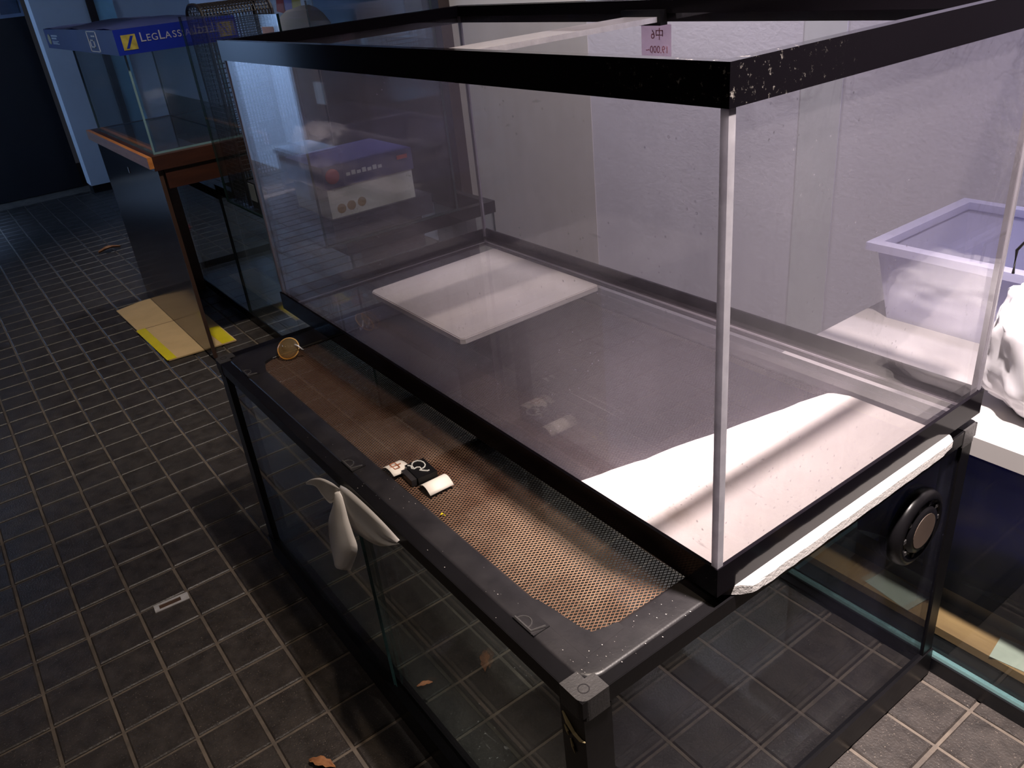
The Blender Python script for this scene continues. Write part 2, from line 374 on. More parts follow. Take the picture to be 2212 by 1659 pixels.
wf2 = box('wall_front_pale', (-7.0, -1.48, 0), (-4.46, -1.40, 2.6), plain('pale_painted_wall', (0.78, 0.80, 0.84), 0.6, var=0.05)); tag(wf2, 'pale wall washed in blue light across the passage', kind='structure')
wr = box('wall_side', (2.2, -1.48, 0), (2.28, 1.35, 2.6), M_GREYWALL); tag(wr, 'grey wall closing the near end of the passage', kind='structure')
ce = box('ceiling', (-7.0, -1.48, 2.6), (2.28, 1.35, 2.68), plain('dark_ceiling', (0.03, 0.03, 0.035), 0.8)); tag(ce, 'dark ceiling over the passage', kind='structure')

# ================================================================== BIG GLASS TANK (upper)
L, D, Z0, Z1 = 1.2, 0.5376, 0.509, 1.0446
tk = thing('glass_tank', (-L / 2, D / 2, Z0), 'big hazy glass aquarium with black frame on top of the mesh-lidded terrarium', 'aquarium')
pane('front_pane', (-L + .006, .005, .515), (-.006, .012, 1.037), G_MAIN, tk, M_SEAM2)
pane('back_pane', (-L + .006, D - .012, .515), (-.006, D - .005, 1.037), G_BACK, tk, M_SEAM2)
pane('side_pane', (-L + .005, .012, .515), (-L + .012, D - .012, 1.037), G_BACK, tk, M_SEAM2)
pane('side_pane', (-.012, .012, .515), (-.005, D - .012, 1.037), G_SIDE, tk, M_SEAM2)
pane('bottom_pane', (-L + .012, .012, .522), (-.012, D - .012, .530), G_FLOOR, tk, M_BLACK)
bm = bmesh.new(); ring(bm, -L, 0, 0, D, .0045, 1.0101, Z1); ring(bm, -L + .004, -.004, .004, D - .004, .012, 1.0395, Z1 - .0006)
ring(bm, -L + .0145, -.0145, .0145, D - .0145, .002, 1.024, 1.040)
fin('top_frame', bm, M_FRAME, (0, 0, 0), tk)
bm = bmesh.new(); ring(bm, -L, 0, 0, D, .0045, Z0, .5464); ring(bm, -L + .004, -.004, .004, D - .004, .012, Z0, .5135)
fin('bottom_frame', bm, M_FRAME, (0, 0, 0), tk)
for sx in (-L + .0055, -.0055):
    for sy in (.0055, D - .0055):
        near = sx > -.1 and sy < .1; w = .0042 if near else .0022
        box('corner_seam', (sx - w, sy - w, .5464), (sx + w, sy + w, 1.0101), M_SEAM if near else M_SEAM2, tk, .0008)
def sticker_mat():
    m, t, out = nt_new('faded_sticker')
    d = node(t, 'ShaderNodeBsdfDiffuse'); tl = node(t, 'ShaderNodeBsdfTranslucent'); tr = node(t, 'ShaderNodeBsdfTransparent')
    c = ramp(t, noise(t, 30), .3, .7, (.80, .66, .74, 1), (.90, .78, .84, 1)); t.links.new(c, d.inputs[0]); t.links.new(c, tl.inputs[0]); tr.inputs[0].default_value = (.95, .85, .92, 1)
    a = node(t, 'ShaderNodeMixShader'); a.inputs[0].default_value = .6; t.links.new(d.outputs[0], a.inputs[1]); t.links.new(tl.outputs[0], a.inputs[2])
    b = node(t, 'ShaderNodeMixShader'); b.inputs[0].default_value = .66; t.links.new(a.outputs[0], b.inputs[1]); t.links.new(tr.outputs[0], b.inputs[2])
    t.links.new(b.outputs[0], out.inputs['Surface']); return m
br = pane('cross_brace', (-.655, .014, 1.012), (-.578, D - .014, 1.020), G_BRACE, tk, M_SEAM)
for yy in (D - .030, .014): box('brace_bracket', (-.662, yy, 1.007), (-.571, yy + .016, 1.030), M_BLACK, tk, .002)
st = box('price_sticker', (-.640, D - .0048, .955), (-.572, D - .0042, 1.006), sticker_mat(), tk)
M_PINK = plain('faded_red_pen', (0.62, 0.22, 0.28), 0.6)
text_mesh('lettering', '中6', .020, M_PINK, st, (-.588, D - .0050, .984), (math.pi / 2, 0, math.pi), .0002)
text_mesh('lettering', '19.000~', .016, M_PINK, st, (-.577, D - .0050, .962), (math.pi / 2, 0, math.pi), .0002)

# ---- polystyrene boards under the tank
def foam(name, pts, label, ragged=()):
    bm = bmesh.new(); poly_prism(bm, pts, 0, .0135)
    es = [e for e in bm.edges if abs(e.verts[0].co.z - e.verts[1].co.z) < 1e-6]
    bmesh.ops.bevel(bm, geom=es, offset=.0018, segments=2, affect='EDGES')
    return tag(fin(name, bm, M_FOAM, (0, 0, .4952)), label, 'foam board', 'polystyrene boards under the big tank')
pts = [(.004, .034), (.0115, .044)] + [(.0128 + random.uniform(-.0005, .0005), .052 + .0125 * k) for k in range(31)] + [(.0105, .450), (.002, .460), (-.150, .464), (-.172, .455)]
n = 26
for k in range(n + 1):
    u = k / n
    pts.append((-.178 - .090 * u + random.uniform(-.0025, .0025), .448 - .43 * u))
pts += [(-.262, .012), (-.10, .010), (-.012, .012)]
foam('foam_board', pts, 'bright white polystyrene board with a ragged cut edge sticking out under the tank corner')
foam('foam_board', [(-1.140, .186), (-1.130, .178), (-.772, .176), (-.765, .184), (-.772, .520), (-.78, .526), (-1.142, .526), (-1.15, .518)], 'shaded white polystyrene board under the far end of the tank')

# ================================================================== TERRARIUM (lower)
X0, X1, Y0, Y1, ZT = -1.095, 0.0, -0.190, D, 0.495
te = thing('terrarium', ((X0 + X1) / 2, (Y0 + Y1) / 2, 0), 'low glass terrarium with black frame and rusty mesh lid under the big tank', 'terrarium')
bm = bmesh.new(); ring(bm, X0, X1, Y0, Y1, .006, .472, .4935); ring(bm, X0 + .001, X1 - .001, Y0 + .001, Y1 - .001, .022, .4860, .4938)
bev(bm, .0012, 1, 60); fin('rim', bm, M_BLACK, (0, 0, 0), te)
# moulded corner caps of the rim
for cx, cy in ((X1, Y0), (X0, Y0), (X1, Y1), (X0, Y1)):
    sx = -1 if cx == X1 else 1; sy = 1 if cy == Y0 else -1
    bm = bmesh.new(); r = .010; pts = []
    w = .034
    for a in range(7):
        t_ = math.pi / 2 * a / 6
        pts.append((r - r * math.sin(t_) - .0008, r - r * math.cos(t_) - .0008))
    P = [(w, -.0008)] + pts + [(-.0008, w), (.022, w), (.022, .022), (w, .022)]
    # order: from along x to corner to along y
    P = [(w, -.0008)] + [(r - r * math.sin(math.pi / 2 * a / 6) - .0008, r - r * math.cos(math.pi / 2 * a / 6) - .0008) for a in range(7)] + [(-.0008, w), (.022, w), (.022, .022), (w, .022)]
    P = [(cx + sx * a, cy + sy * b) for a, b in P]
    if sx * sy < 0: P = P[::-1]
    poly_prism(bm, P, .466, .4945)
    cc = fin('corner_cap', bm, M_CAP, (0, 0, 0), te)
    bm = bmesh.new(); lathe(bm, [(.0062, 0), (.0062, .0004), (.005, .0004), (.005, .0001)], 20)
    fin('plug', bm, M_MATT, (cx + sx * .013, cy + sy * .013, .4943), cc)
# screen lid: frame with sloped outer flank, mesh let in
lid_o = (X0 + .020, X1 - .014, Y0 + .018, Y1 - .02); lid_i = (X0 + .088, X1 - .056, Y0 + .054, Y1 - .06)
bm = bmesh.new()
def lidring(a, b, za, zb, r0, r1):
    A = [(a[0], a[2]), (a[1], a[2]), (a[1], a[3]), (a[0], a[3])]
    return A
prof = [(0.0, .4900), (0.0, .4938), (.12, .4944), (.30, .4949), (.60, .4950), (.92, .4948), (1.0, .4940), (1.0, .4890)]
rings = []
for u, z in prof:
    q = [lid_o[k] + (lid_i[k] - lid_o[k]) * u for k in range(4)]
    r = .020 * (1 - u) + .004; vs = []
    for cx, cy, a0 in ((q[0] + r, q[2] + r, math.pi), (q[1] - r, q[2] + r, 1.5 * math.pi), (q[1] - r, q[3] - r, 0), (q[0] + r, q[3] - r, .5 * math.pi)):
        for k in range(7):
            a = a0 + math.pi / 2 * k / 6
            vs.append(bm.verts.new((cx + r * math.cos(a), cy + r * math.sin(a), z)))
    rings.append(vs)
for A, B in zip(rings, rings[1:] + rings[:1]):
    for k in range(28): bm.faces.new((A[k], A[(k + 1) % 28], B[(k + 1) % 28], B[k]))
lid = fin('lid_frame', bm, M_MATT, (0, 0, 0), te, True)
# moulded corner pieces that lap over the mesh
for nm, P in (('corner_plate', [(-.150, -.150), (-.150, -.139), (-.138, -.134), (-.128, -.1325), (-.112, -.130), (-.098, -.129), (-.094, -.128), (-.078, -.1265), (-.064, -.122), (-.060, -.112), (-.056, -.092), (-.045, -.092), (-.040, -.150)]),
              ('corner_plate', [(-1.035, -.150), (-1.035, -.075), (-1.012, -.082), (-1.006, -.110), (-.998, -.124), (-.975, -.132), (-.955, -.138), (-.955, -.150)])):
    bm = bmesh.new(); poly_prism(bm, P[::-1], .4900, .49512); fin(nm, bm, M_MATT, (0, 0, 0), lid)
# mesh: two families of wires crossing in long diamonds
bm = bmesh.new(); mx0, mx1, my0, my1 = lid_i[0] - .004, lid_i[1] + .004, lid_i[2] - .004, lid_i[3] + .004
px_, dy_ = .0050, .0084
slope = px_ / dy_
H = my1 - my0; k = -int(H * slope / px_) - 1
wv = .00046
def wire(bm, a, b, z):
    a, b = Vector((*a, z)), Vector((*b, z)); d = (b - a).normalized(); nrm = Vector((-d.y, d.x, 0)) * wv; up = Vector((0, 0, .0007))
    v = [bm.verts.new(p) for p in (a - nrm, a + up, a + nrm, b - nrm, b + up, b + nrm)]
    bm.faces.new((v[0], v[1], v[4], v[3])); bm.faces.new((v[1], v[2], v[5], v[4])); bm.faces.new((v[2], v[0], v[3], v[5]))
def clipline(xa, s):
    # line x = xa + s*(y-my0), inside the opening
    ya, yb = my0, my1
    if s > 0:
        if xa < mx0: ya = my0 + (mx0 - xa) / s
        if xa + s * H > mx1: yb = my0 + (mx1 - xa) / s
    else:
        if xa > mx1: ya = my0 + (mx1 - xa) / s
        if xa + s * H < mx0: yb = my0 + (mx0 - xa) / s
    if yb - ya < .002: return None
    return (xa + s * (ya - my0), ya), (xa + s * (yb - my0), yb)
x = mx0 - H * slope
while x < mx1 + H * slope:
    for s_, z in ((slope, .4900), (-slope, .4904)):
        c = clipline(x, s_)
        if c: wire(bm, c[0], c[1], z)
    x += px_
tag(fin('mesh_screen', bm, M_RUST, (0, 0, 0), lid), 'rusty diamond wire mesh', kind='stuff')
# pale dust flecks caught on the lid and rim
bm = bmesh.new()
for k in range(90):
    if random.random() < .6: fx, fy = random.uniform(-.95, -.03), random.uniform(-.186, -.142)
    else: fx, fy = random.uniform(-.050, -.006), random.uniform(-.18, -.01)
    a_, l_ = random.uniform(0, 3.14), random.uniform(.0004, .0013)
    v = [bm.verts.new((fx + l_ * math.cos(a_ + q_), fy + l_ * .6 * math.sin(a_ + q_), .49535 + (.0003 if q_ > 3 else 0))) for q_ in (0, 2.1, 4.2)]
    bm.faces.new(v)
tag(fin('dust_fleck', bm, plain('pale_dust', (.55, .52, .50), .8), (0, 0, 0), lid), kind='stuff')
# lid catches along the front
for cx in (-.118, -.548, -.975):
    bm = bmesh.new(); bx(bm, (-.019, -.012, 0), (.019, .010, .0035)); bev(bm, .001, 1)
    lt = fin('latch', bm, M_MATT, (cx, -.160, .4930), lid)
    bm = bmesh.new()
    tube(bm, [(-.017, -.010, .0038), (.012, -.010, .0038), (.017, .006, .0042)], .0016, 6)
    tube(bm, [(.010 * math.cos(a) - .004, .010 * math.sin(a) - .009, .0036) for a in [math.pi * k / 10 for k in range(11)]], .0009, 6)
    fin('catch', bm, M_CAP, (cx, -.160, .4930), lt)
for (x0, x1, y0, y1) in ((X1 - .040, X1 - .002, Y0 + .002, Y0 + .038), (X0 + .002, X0 + .036, Y0 + .002, Y0 + .036), (X1 - .028, X1 - .002, Y1 - .028, Y1 - .002), (X0 + .002, X0 + .030, Y1 - .03, Y1 - .002)):
    box('post', (x0, y0, .055), (x1, y1, .467), M_BLACK, te, .003)
bm = bmesh.new(); ring(bm, X0, X1, Y0, Y1, .010, .004, .060); ring(bm, X0 + .01, X1 - .01, Y0 + .01, Y1 - .01, .022, .040, .052); bev(bm, .0015, 1, 60)
fin('base_frame', bm, M_BLACK, (0, 0, 0), te)
pane('sliding_pane', (X0 + .030, Y0 + .008, .052), (-.535, Y0 + .013, .470), G_LOW, te)
pane('sliding_pane', (-.560, Y0 + .017, .052), (X1 - .036, Y0 + .022, .470), G_LOW, te)
pane('back_pane', (X0 + .020, Y1 - .016, .052), (X1 - .02, Y1 - .011, .470), G_LOW, te)
pane('side_pane', (X0 + .008, Y0 + .036, .052), (X0 + .013, Y1 - .028, .470), G_LOW, te)
pane('side_pane', (X1 - .010, Y0 + .038, .052), (X1 - .005, Y1 - .028, .470), glass('bluish_terrarium_glass', tint=(.80, .82, .83), haze=.015, amp=.025, hcol=(.50, .50, .78), specks=.2, base=.03), te)  # film on this pane scatters bluish
pane('bottom_pane', (X0 + .012, Y0 + .024, .044), (X1 - .012, Y1 - .018, .050), G_LOW, te)
# round vent in the side glass
bm = bmesh.new(); lathe(bm, [(.056, -.004), (.058, .004), (.056, .012), (.047, .016), (.043, .013), (.036, .012), (.034, .017), (.026, .018)], 40, 'x')
vp = fin('vent_plug', bm, M_BLACK, (X1 - .004, .405, .384), te, True)
bm = bmesh.new(); lathe(bm, [(.0265, .016), (.0265, .0185), (.001, .0185)], 30, 'x'); fin('vent_disc', bm, plain('brown_grille', (.10, .07, .055), .5), (X1 - .004, .405, .384), vp)
for k in range(10):
    a = 2 * math.pi * k / 10
    bm = bmesh.new(); bx(bm, (-.002, -.003, -.003), (.002, .003, .003)); bev(bm, .0008, 1)
    fin('vent_rib', bm, M_CAP, (X1 + .0085, .405 + .040 * math.cos(a), .384 + .040 * math.sin(a)), vp)
# yellow glue smears on the near post
bm = bmesh.new()
tube(bm, [(-.036, -.1885, .452), (-.028, -.1895, .444), (-.018, -.1895, .436), (-.008, -.1895, .434), (-.002, -.1890, .437)], [.001, .0024, .002, .0018, .0008], 6)
tube(bm, [(-.034, -.189, .434), (-.030, -.1892, .428), (-.028, -.1892, .424)], [.0008, .0016, .0008], 6)
tube(bm, [(-.026, -.189, .420), (-.023, -.1892, .412), (-.020, -.1892, .404)], [.0008, .0018, .0008], 6)
fin('glue_smear', bm, plain('dried_glue', (.62, .50, .27), .6), (0, 0, 0), te)

# ---- loose adhesive tape on the terrarium front
M_TAPE = None
def tape_mat():
    m, t, out = nt_new('milky_tape')
    d = node(t, 'ShaderNodeBsdfPrincipled'); d.inputs['Base Color'].default_value = (.80, .76, .73, 1); d.inputs['Roughness'].default_value = .28
    n = noise(t, 14); t.links.new(ramp(t, n, .3, .7, (.70, .66, .65, 1), (.84, .80, .77, 1)), d.inputs['Base Color'])
    tl = node(t, 'ShaderNodeBsdfTranslucent'); tl.inputs['Color'].default_value = (.8, .77, .72, 1)
    tr = node(t, 'ShaderNodeBsdfTransparent')
    m1 = node(t, 'ShaderNodeMixShader'); m1.inputs[0].default_value = .3; t.links.new(d.outputs[0], m1.inputs[1]); t.links.new(tl.outputs[0], m1.inputs[2])
    m2 = node(t, 'ShaderNodeMixShader'); m2.inputs[0].default_value = .22; t.links.new(m1.outputs[0], m2.inputs[1]); t.links.new(tr.outputs[0], m2.inputs[2])
    t.links.new(m2.outputs[0], out.inputs['Surface']); return m
M_TAPE = tape_mat()
def lerp3(a, b, u): return tuple(a[i] + (b[i] - a[i]) * u for i in range(3))
def strip(bm, left, right, bulge=(0, -.008, 0), n=6, sub=4):
    """sheet between two edge polylines with a soft fold along the middle"""
    def res(pl, m):
        out = []
        for k in range(m + 1):
            s = k / m * (len(pl) - 1); i = min(int(s), len(pl) - 2); f = s - i
            p0, p1, p2, p3 = pl[max(i - 1, 0)], pl[i], pl[i + 1], pl[min(i + 2, len(pl) - 1)]
            out.append(tuple(.5 * (2 * b + (c - a) * f + (2 * a - 5 * b + 4 * c - d) * f * f + (3 * b - a - 3 * c + d) * f ** 3) for a, b, c, d in zip(p0, p1, p2, p3)))
        return out
    m = (len(left) - 1) * sub; A, B = res(left, m), res(right, m); rows = []
    for a, b in zip(A, B):
        rows.append([tuple(lerp3(a, b, j / n)[i] + bulge[i] * (1 - abs(2 * j / n - 1) ** 1.6) for i in range(3)) for j in range(n + 1)])
    ribbon(bm, rows)
bm = bmesh.new()
strip(bm, [(-.542, -.193, .466), (-.572, -.195, .430), (-.603, -.198, .388), (-.617, -.200, .359), (-.595, -.210, .345), (-.558, -.222, .338)],
          [(-.533, -.194, .471), (-.516, -.199, .462), (-.494, -.206, .449), (-.465, -.214, .444), (-.442, -.221, .432), (-.477, -.226, .376)], (.002, -.009, .002))
tp = tag(fin('tape_strip', bm, M_TAPE, (0, 0, 0), None, True), 'milky strip of adhesive tape hanging off the terrarium rim', 'tape')
bm = bmesh.new()
strip(bm, [(-.536, -.193, .471), (-.548, -.200, .481), (-.567, -.208, .483), (-.596, -.213, .469), (-.622, -.215, .450)],
          [(-.544, -.193, .462), (-.558, -.204, .440), (-.569, -.210, .450), (-.584, -.213, .462), (-.619, -.2155, .449)], (0, 0, .002))
fin('curl', bm, M_TAPE, (0, 0, 0), tp, True)
bm = bmesh.new()
strip(bm, [(-.533, -.1925, .480), (-.500, -.1935, .489), (-.450, -.1940, .4925), (-.400, -.1945, .4925), (-.350, -.195, .489)],
          [(-.549, -.1925, .440), (-.526, -.1950, .410), (-.486, -.1955, .415), (-.423, -.1960, .436), (-.352, -.1955, .482)], (0, -.004, .001))
fin('flap', bm, M_TAPE, (0, 0, 0), tp, True)

# ---- clip and paper tags lying on the mesh
ZM = .4915
cl = thing('cable_clip', (-.455, -.100, ZM), 'small black plastic clip smeared with clear glue on the mesh', 'clip')
bm = bmesh.new(); bx(bm, (-.019, -.015, .0005), (.024, .015, .013)); bev(bm, .003, 2); fin('body', bm, M_BLACK, BASE[cl.name], cl)
bm = bmesh.new(); bx(bm, (-.014, -.0235, .0005), (.020, -.015, .0105)); bev(bm, .0018, 1); fin('jaw', bm, M_MATT, BASE[cl.name], cl)
bm = bmesh.new()
tube(bm, [(-.015 + .006 * math.sin(k * 1.7) * .4 + .0024 * k, -.012 + .0035 * math.sin(k * 1.1) + .0012 * k, .0134) for k in range(14)], .0011, 6)
tube(bm, [(-.006 + .012 * math.cos(a), .001 + .009 * math.sin(a), .0134) for a in [k * .55 for k in range(10)]], .0010, 6)
fin('glue_bead', bm, plain('clear_glue', (.55, .55, .52), .08), BASE[cl.name], cl)
cl.rotation_euler = (0, 0, math.radians(-4))
def tagpaper(label, pts_rows, loc):
    bm = bmesh.new(); ribbon(bm, pts_rows, .0003)
    return tag(fin('price_tag', bm, M_PAPER, loc, None, True), label, 'tag', 'paper tags on the mesh')
pt = tagpaper('cream paper tag with a red pen mark pinned under the clip', [[(-.042 + .040 * u, -.020 + .030 * v, .0016 + .010 * math.sin(u * 2.6) * (1 - .4 * v)) for v in (0, .25, .5, .75, 1)] for u in [k / 8 for k in range(9)]], (-.468, -.115, ZM))
M_PEN = plain('red_brown_pen', (.38, .12, .05), .6)
bm = bmesh.new()
def pen(a, b): tube(bm, [a, b], .0007, 5)
zz = .0105
pen((-.028, -.012, zz), (-.012, -.012, zz)); pen((-.028, -.004, zz), (-.012, -.004, zz)); pen((-.028, -.012, zz), (-.028, -.004, zz)); pen((-.012, -.012, zz), (-.012, -.004, zz)); pen((-.020, -.018, zz), (-.020, .002, zz))
fin('lettering', bm, M_PEN, BASE[pt.name], pt)
tagpaper('speckled cream paper tag curling up beside the clip', [[(-.018 + .036 * u, -.020 + .038 * v, .001 + .012 * math.sin(u * math.pi * .9)) for v in (0, .5, 1)] for u in [k / 10 for k in range(11)]], (-.413, -.100, ZM))
bm = bmesh.new()
for k in range(5): tube(bm, [(random.uniform(-.004, .004), random.uniform(-.002, .002), .001), (random.uniform(-.004, .004), random.uniform(-.002, .002), .002)], .001, 5)
tag(fin('crumb', bm, M_YEL, (-.352, -.128, ZM)), 'tiny yellow crumb on the edge of the mesh', 'crumb')

# ---- suction cup
sc = thing('suction_cup', (-.985, -.080, .4935), 'yellowed clear suction cup standing at the far end of the mesh', 'suction cup')
bm = bmesh.new(); prof = [(.021, -.0065), (.0215, -.004), (.019, .001), (.012, .0045), (.006, .006), (.005, .010)]
lathe(bm, prof, 32, 'x'); bmesh.ops.rotate(bm, verts=bm.verts, matrix=Euler((0, -.75, -.75)).to_matrix()); fin('cup', bm, G_CUP, BASE[sc.name] + Vector((0, 0, .019)), sc, True)
bm = bmesh.new(); tube(bm, [(.0212 * math.cos(a), .0212 * math.sin(a), 0) for a in [2 * math.pi * k / 32 for k in range(32)]], .0013, 6, closed=True)
bmesh.ops.rotate(bm, verts=bm.verts, matrix=(Euler((0, -.75, -.75)).to_matrix() @ Euler((0, math.pi / 2, 0)).to_matrix())); 
fin('lip', bm, plain('amber_rubber', (.72, .45, .16), .2), BASE[sc.name] + Vector((-.003, .003, .016)), sc, True)
bm = bmesh.new(); tube(bm, [(.012, .012, .026), (.018, .016, .024), (.022, .020, .017), (.020, .024, .013), (.015, .022, .014)], .0016, 6); fin('hook', bm, M_METAL, BASE[sc.name], sc, True)

# ================================================================== FLOOR ITEMS
pl = thing('metal_plate', (-1.103, -.417, .0003), 'narrow bent metal plate with a long slot lying on the tiles', 'metal plate')
bm = bmesh.new()
for lo, hi in (((-.012, -.034, 0), (-.0065, .036, .0016)), ((.0065, -.034, 0), (.012, .036, .0016)), ((-.0065, .020, 0), (.0065, .036, .0016)), ((-.0065, -.034, 0), (.0065, -.024, .0016))): bx(bm, lo, hi)
fin('plate', bm, M_METAL, BASE[pl.name], pl)
bm = bmesh.new(); bx(bm, (-.0065, -.024, 0), (.0065, .020, .0005)); fin('slot', bm, plain('rust_brown', (.07, .035, .02), .7), BASE[pl.name], pl)
pl.rotation_euler = (0, 0, math.radians(-4))
def leaf(label, loc, sz, rot):
    bm = bmesh.new(); rows = []
    for k in range(9):
        u = k / 8; w = .35 * math.sin(math.pi * min(1, u * .92 + .04)) * (1 + .25 * math.sin(k * 2.3)); rows.append([((u - .5) * sz, j * w * sz * .5, .004 + sz * .10 * abs(j) + sz * .10 * math.sin(u * 3.1)) for j in (-1, -.5, 0, .5, 1)])
    ribbon(bm, rows, .0004); o = tag(fin('dry_leaf', bm, M_LEAF, loc, None, True), label, 'leaf', 'dry leaves on the floor'); o.rotation_euler = (0, 0, rot); return o
leaf('curled pinkish dry leaf in the blue light on the far tiles', (-4.04, .098, 0), .11, 1.7)
leaf('orange dry leaf beside the terrarium front', (-.520, -.335, 0), .05, .6)
leaf('small dry leaf inside the terrarium on its bottom glass', (-.505, -.140, .050), .028, 1.2)
cb = thing('cardboard_sheet', (-2.73, .04, 0), 'flat kraft cardboard sheet with yellow tape under the dark cabinet door', 'cardboard')
bm = bmesh.new(); poly_prism(bm, [(-.335, -.128), (.352, -.106), (.372, .130), (-.37, .130), (-.365, -.03)], .003, .0075); fin('sheet', bm, [M_CARD], BASE[cb.name], cb)
bm = bmesh.new(); poly_prism(bm, [(-.03, -.1235), (.352, -.1105), (.353, -.078), (-.03, -.090)], .0072, .0085); fin('tape', bm, M_YEL, BASE[cb.name], cb)
bm = bmesh.new(); poly_prism(bm, [(.18, .075), (.366, .080), (.368, .126), (.18, .126)], .0072, .0085); fin('tape', bm, M_YEL, BASE[cb.name], cb)
bm = bmesh.new(); poly_prism(bm, [(-.030, -.118), (-.027, -.118), (-.010, .125), (-.013, .125)], .0072, .0080); fin('crease', bm, M_CARDEDGE, BASE[cb.name], cb)
bm = bmesh.new(); bmesh.ops.create_icosphere(bm, subdivisions=2, radius=.03)
for v in bm.verts: v.co = Vector((v.co.x * 1.2, v.co.y, v.co.z * .8)) * (1 + .25 * math.sin(v.co.x * 160) * math.cos(v.co.y * 140)); v.co.z += .022
tag(fin('red_wrapper', bm, plain('red_plastic', (.35, .02, .05), .3), (-4.0, .475, .004)), 'crumpled red wrapper on the floor behind the cabinet', 'wrapper')

# ================================================================== CABINET STAND with the small tank
sx0, sx1 = -3.12, -2.25
cs = thing('cabinet_stand', (-2.70, .20, 0), 'dark laminate cabinet stand with orange wood top edge', 'cabinet')
fp = box('door', (sx0, .055, .012), (sx1, .066, .655), plain('black_brown_laminate', (.020, .012, .016), .14, scale=5), cs, .001)
box('edge_band', (sx1 - .003, .0545, .012), (sx1 + .001, .0665, .655), plain('brown_edge_band', (.055, .028, .020), .4), fp)
bm = bmesh.new(); bx(bm, (-.006, -.0015, -.010), (.006, .0005, .010)); bev(bm, .002, 1); fin('keyhole', bm, M_METAL, (-2.68, .0545, .600), fp)
M_OR = plain('orange_wood', (.50, .20, .055), .4, second=(.36, .12, .03), scale=5, stretch=(1, 8, 12), bump=.1)
M_BR = plain('red_brown_wood', (.045, .014, .008), .4, second=(.028, .009, .006), scale=4, stretch=(2, 2, 14))
box('top_board', (sx0 - .01, .045, .655), (sx1 + .01, .365, .698), M_BR, cs, .002)
box('front_rail', (sx0 - .015, .032, .664), (sx1 + .012, .046, .6978), M_OR, cs, .003)
box('side_apron', (sx1 - .02, .074, .595), (sx1 + .004, .365, .655), M_BR, cs, .001)
box('side_panel', (sx0, .073, .0), (sx0 + .018, .27, .655), M_BR, cs)
box('leg', (-3.06, .235, 0), (-3.02, .272, .655), M_BR, cs)

def tank(name, x0, x1, y0, y1, z0, z1, label, t=.006, mat=G_FAR, frames=None, film=None, cat='aquarium', edge=None):
    a = thing(name, ((x0 + x1) / 2, (y0 + y1) / 2, z0), label, cat)
    pane('front_pane', (x0, y0, z0 + .006), (x1, y0 + t, z1), mat, a, edge)
    pane('back_pane', (x0, y1 - t, z0 + .006), (x1, y1, z1), mat, a, edge)
    pane('side_pane', (x0, y0 + t, z0 + .006), (x0 + t, y1 - t, z1), mat, a, edge)
    pane('side_pane', (x1 - t, y0 + t, z0 + .006), (x1, y1 - t, z1), mat, a, edge)
    pane('bottom_pane', (x0, y0, z0), (x1, y1, z0 + .006), mat, a, edge)
    if frames:
        hb, ht = frames; e = .004
        if hb:
            bm = bmesh.new(); ring(bm, x0 - e, x1 + e, y0 - e, y1 + e, e, z0 - .001, z0 + hb); fin('bottom_frame', bm, M_BLACK, (0, 0, 0), a)
        if ht:
            bm = bmesh.new(); ring(bm, x0 - e, x1 + e, y0 - e, y1 + e, .022, z1 - ht, z1 + .003); fin('top_frame', bm, M_BLACK, (0, 0, 0), a)
    if film:
        box('back_film', (x0 + .004, y1 + .0005, z0 + .002), (x1 - .004, y1 + .0015, film), M_VOID, a)
    return a
tank('small_tank', -3.05, -2.272, .062, .335, .698, .984, 'small frameless glass tank on the cabinet stand under the blue lid', film=.79, edge=M_MIDEDGE)
for sx in (-2.276, -3.046):
    pass
# blue carton lid over the small tank
bl = thing('carton_lid', (-2.83, .21, .984), 'flat blue carton lid printed with white lettering over the small tank', 'carton lid')
M_BLUE = plain('blue_print', (.007, .020, .24), .45, second=(.005, .013, .16), scale=3, spec=.12)
M_BLUETOP = plain('sheen_blue_print', (.10, .12, .30), .4, second=(.05, .07, .26), scale=3)  # pale reflection on the lid top put into its colour
lx0, lx1, ly0, ly1 = -3.42, -2.245, .045, .40
bm = bmesh.new(); ring(bm, lx0, lx1, ly0, ly1, .003, .984, 1.052); fin('side_wall', bm, M_BLUE, (0, 0, 0), bl)
bm = bmesh.new(); nx = 12; g = [[bm.verts.new((lx0 + (lx1 - lx0) * i / nx, ly0 + (ly1 - ly0) * j / 6, 1.052 + .012 * math.sin(math.pi * i / nx) * math.sin(math.pi * j / 6) + .004 * math.sin(i * 1.3 + j))) for j in range(7)] for i in range(nx + 1)]
fs = [bm.faces.new((g[i][j], g[i + 1][j], g[i + 1][j + 1], g[i][j + 1])) for i in range(nx) for j in range(6)]
bmesh.ops.solidify(bm, geom=fs, thickness=.002); fin('top_sheet', bm, M_BLUETOP, (0, 0, 0), bl, True)
M_LET = plain('silver_lettering', (.26, .27, .36), .5)
def smallcaps(txt, x, y, z, big, sml, parent):
    """big first letters, small rest, running along +y on the face x"""
    for i, ch in enumerate(txt):
        s = big if ch.isupper() else sml
        o = text_mesh('letter', ch.upper(), s, M_LET, parent, (x, y, z), (math.pi / 2, 0, math.pi / 2), .0003)
        w = max(v.co.y for v in o.data.vertices) - min(v.co.y for v in o.data.vertices)
        y += w + sml * .16
smallcaps('LegLass', lx1 + .0005, .112, 1.013, .036, .026, bl)
M_GOLD = plain('gold_print', (.30, .26, .05), .4, second=(.18, .15, .03), scale=40)
lg = box('logo', (lx1 - .001, .062, .996), (lx1 + .0008, .102, 1.036), M_GOLD, bl, .0005)
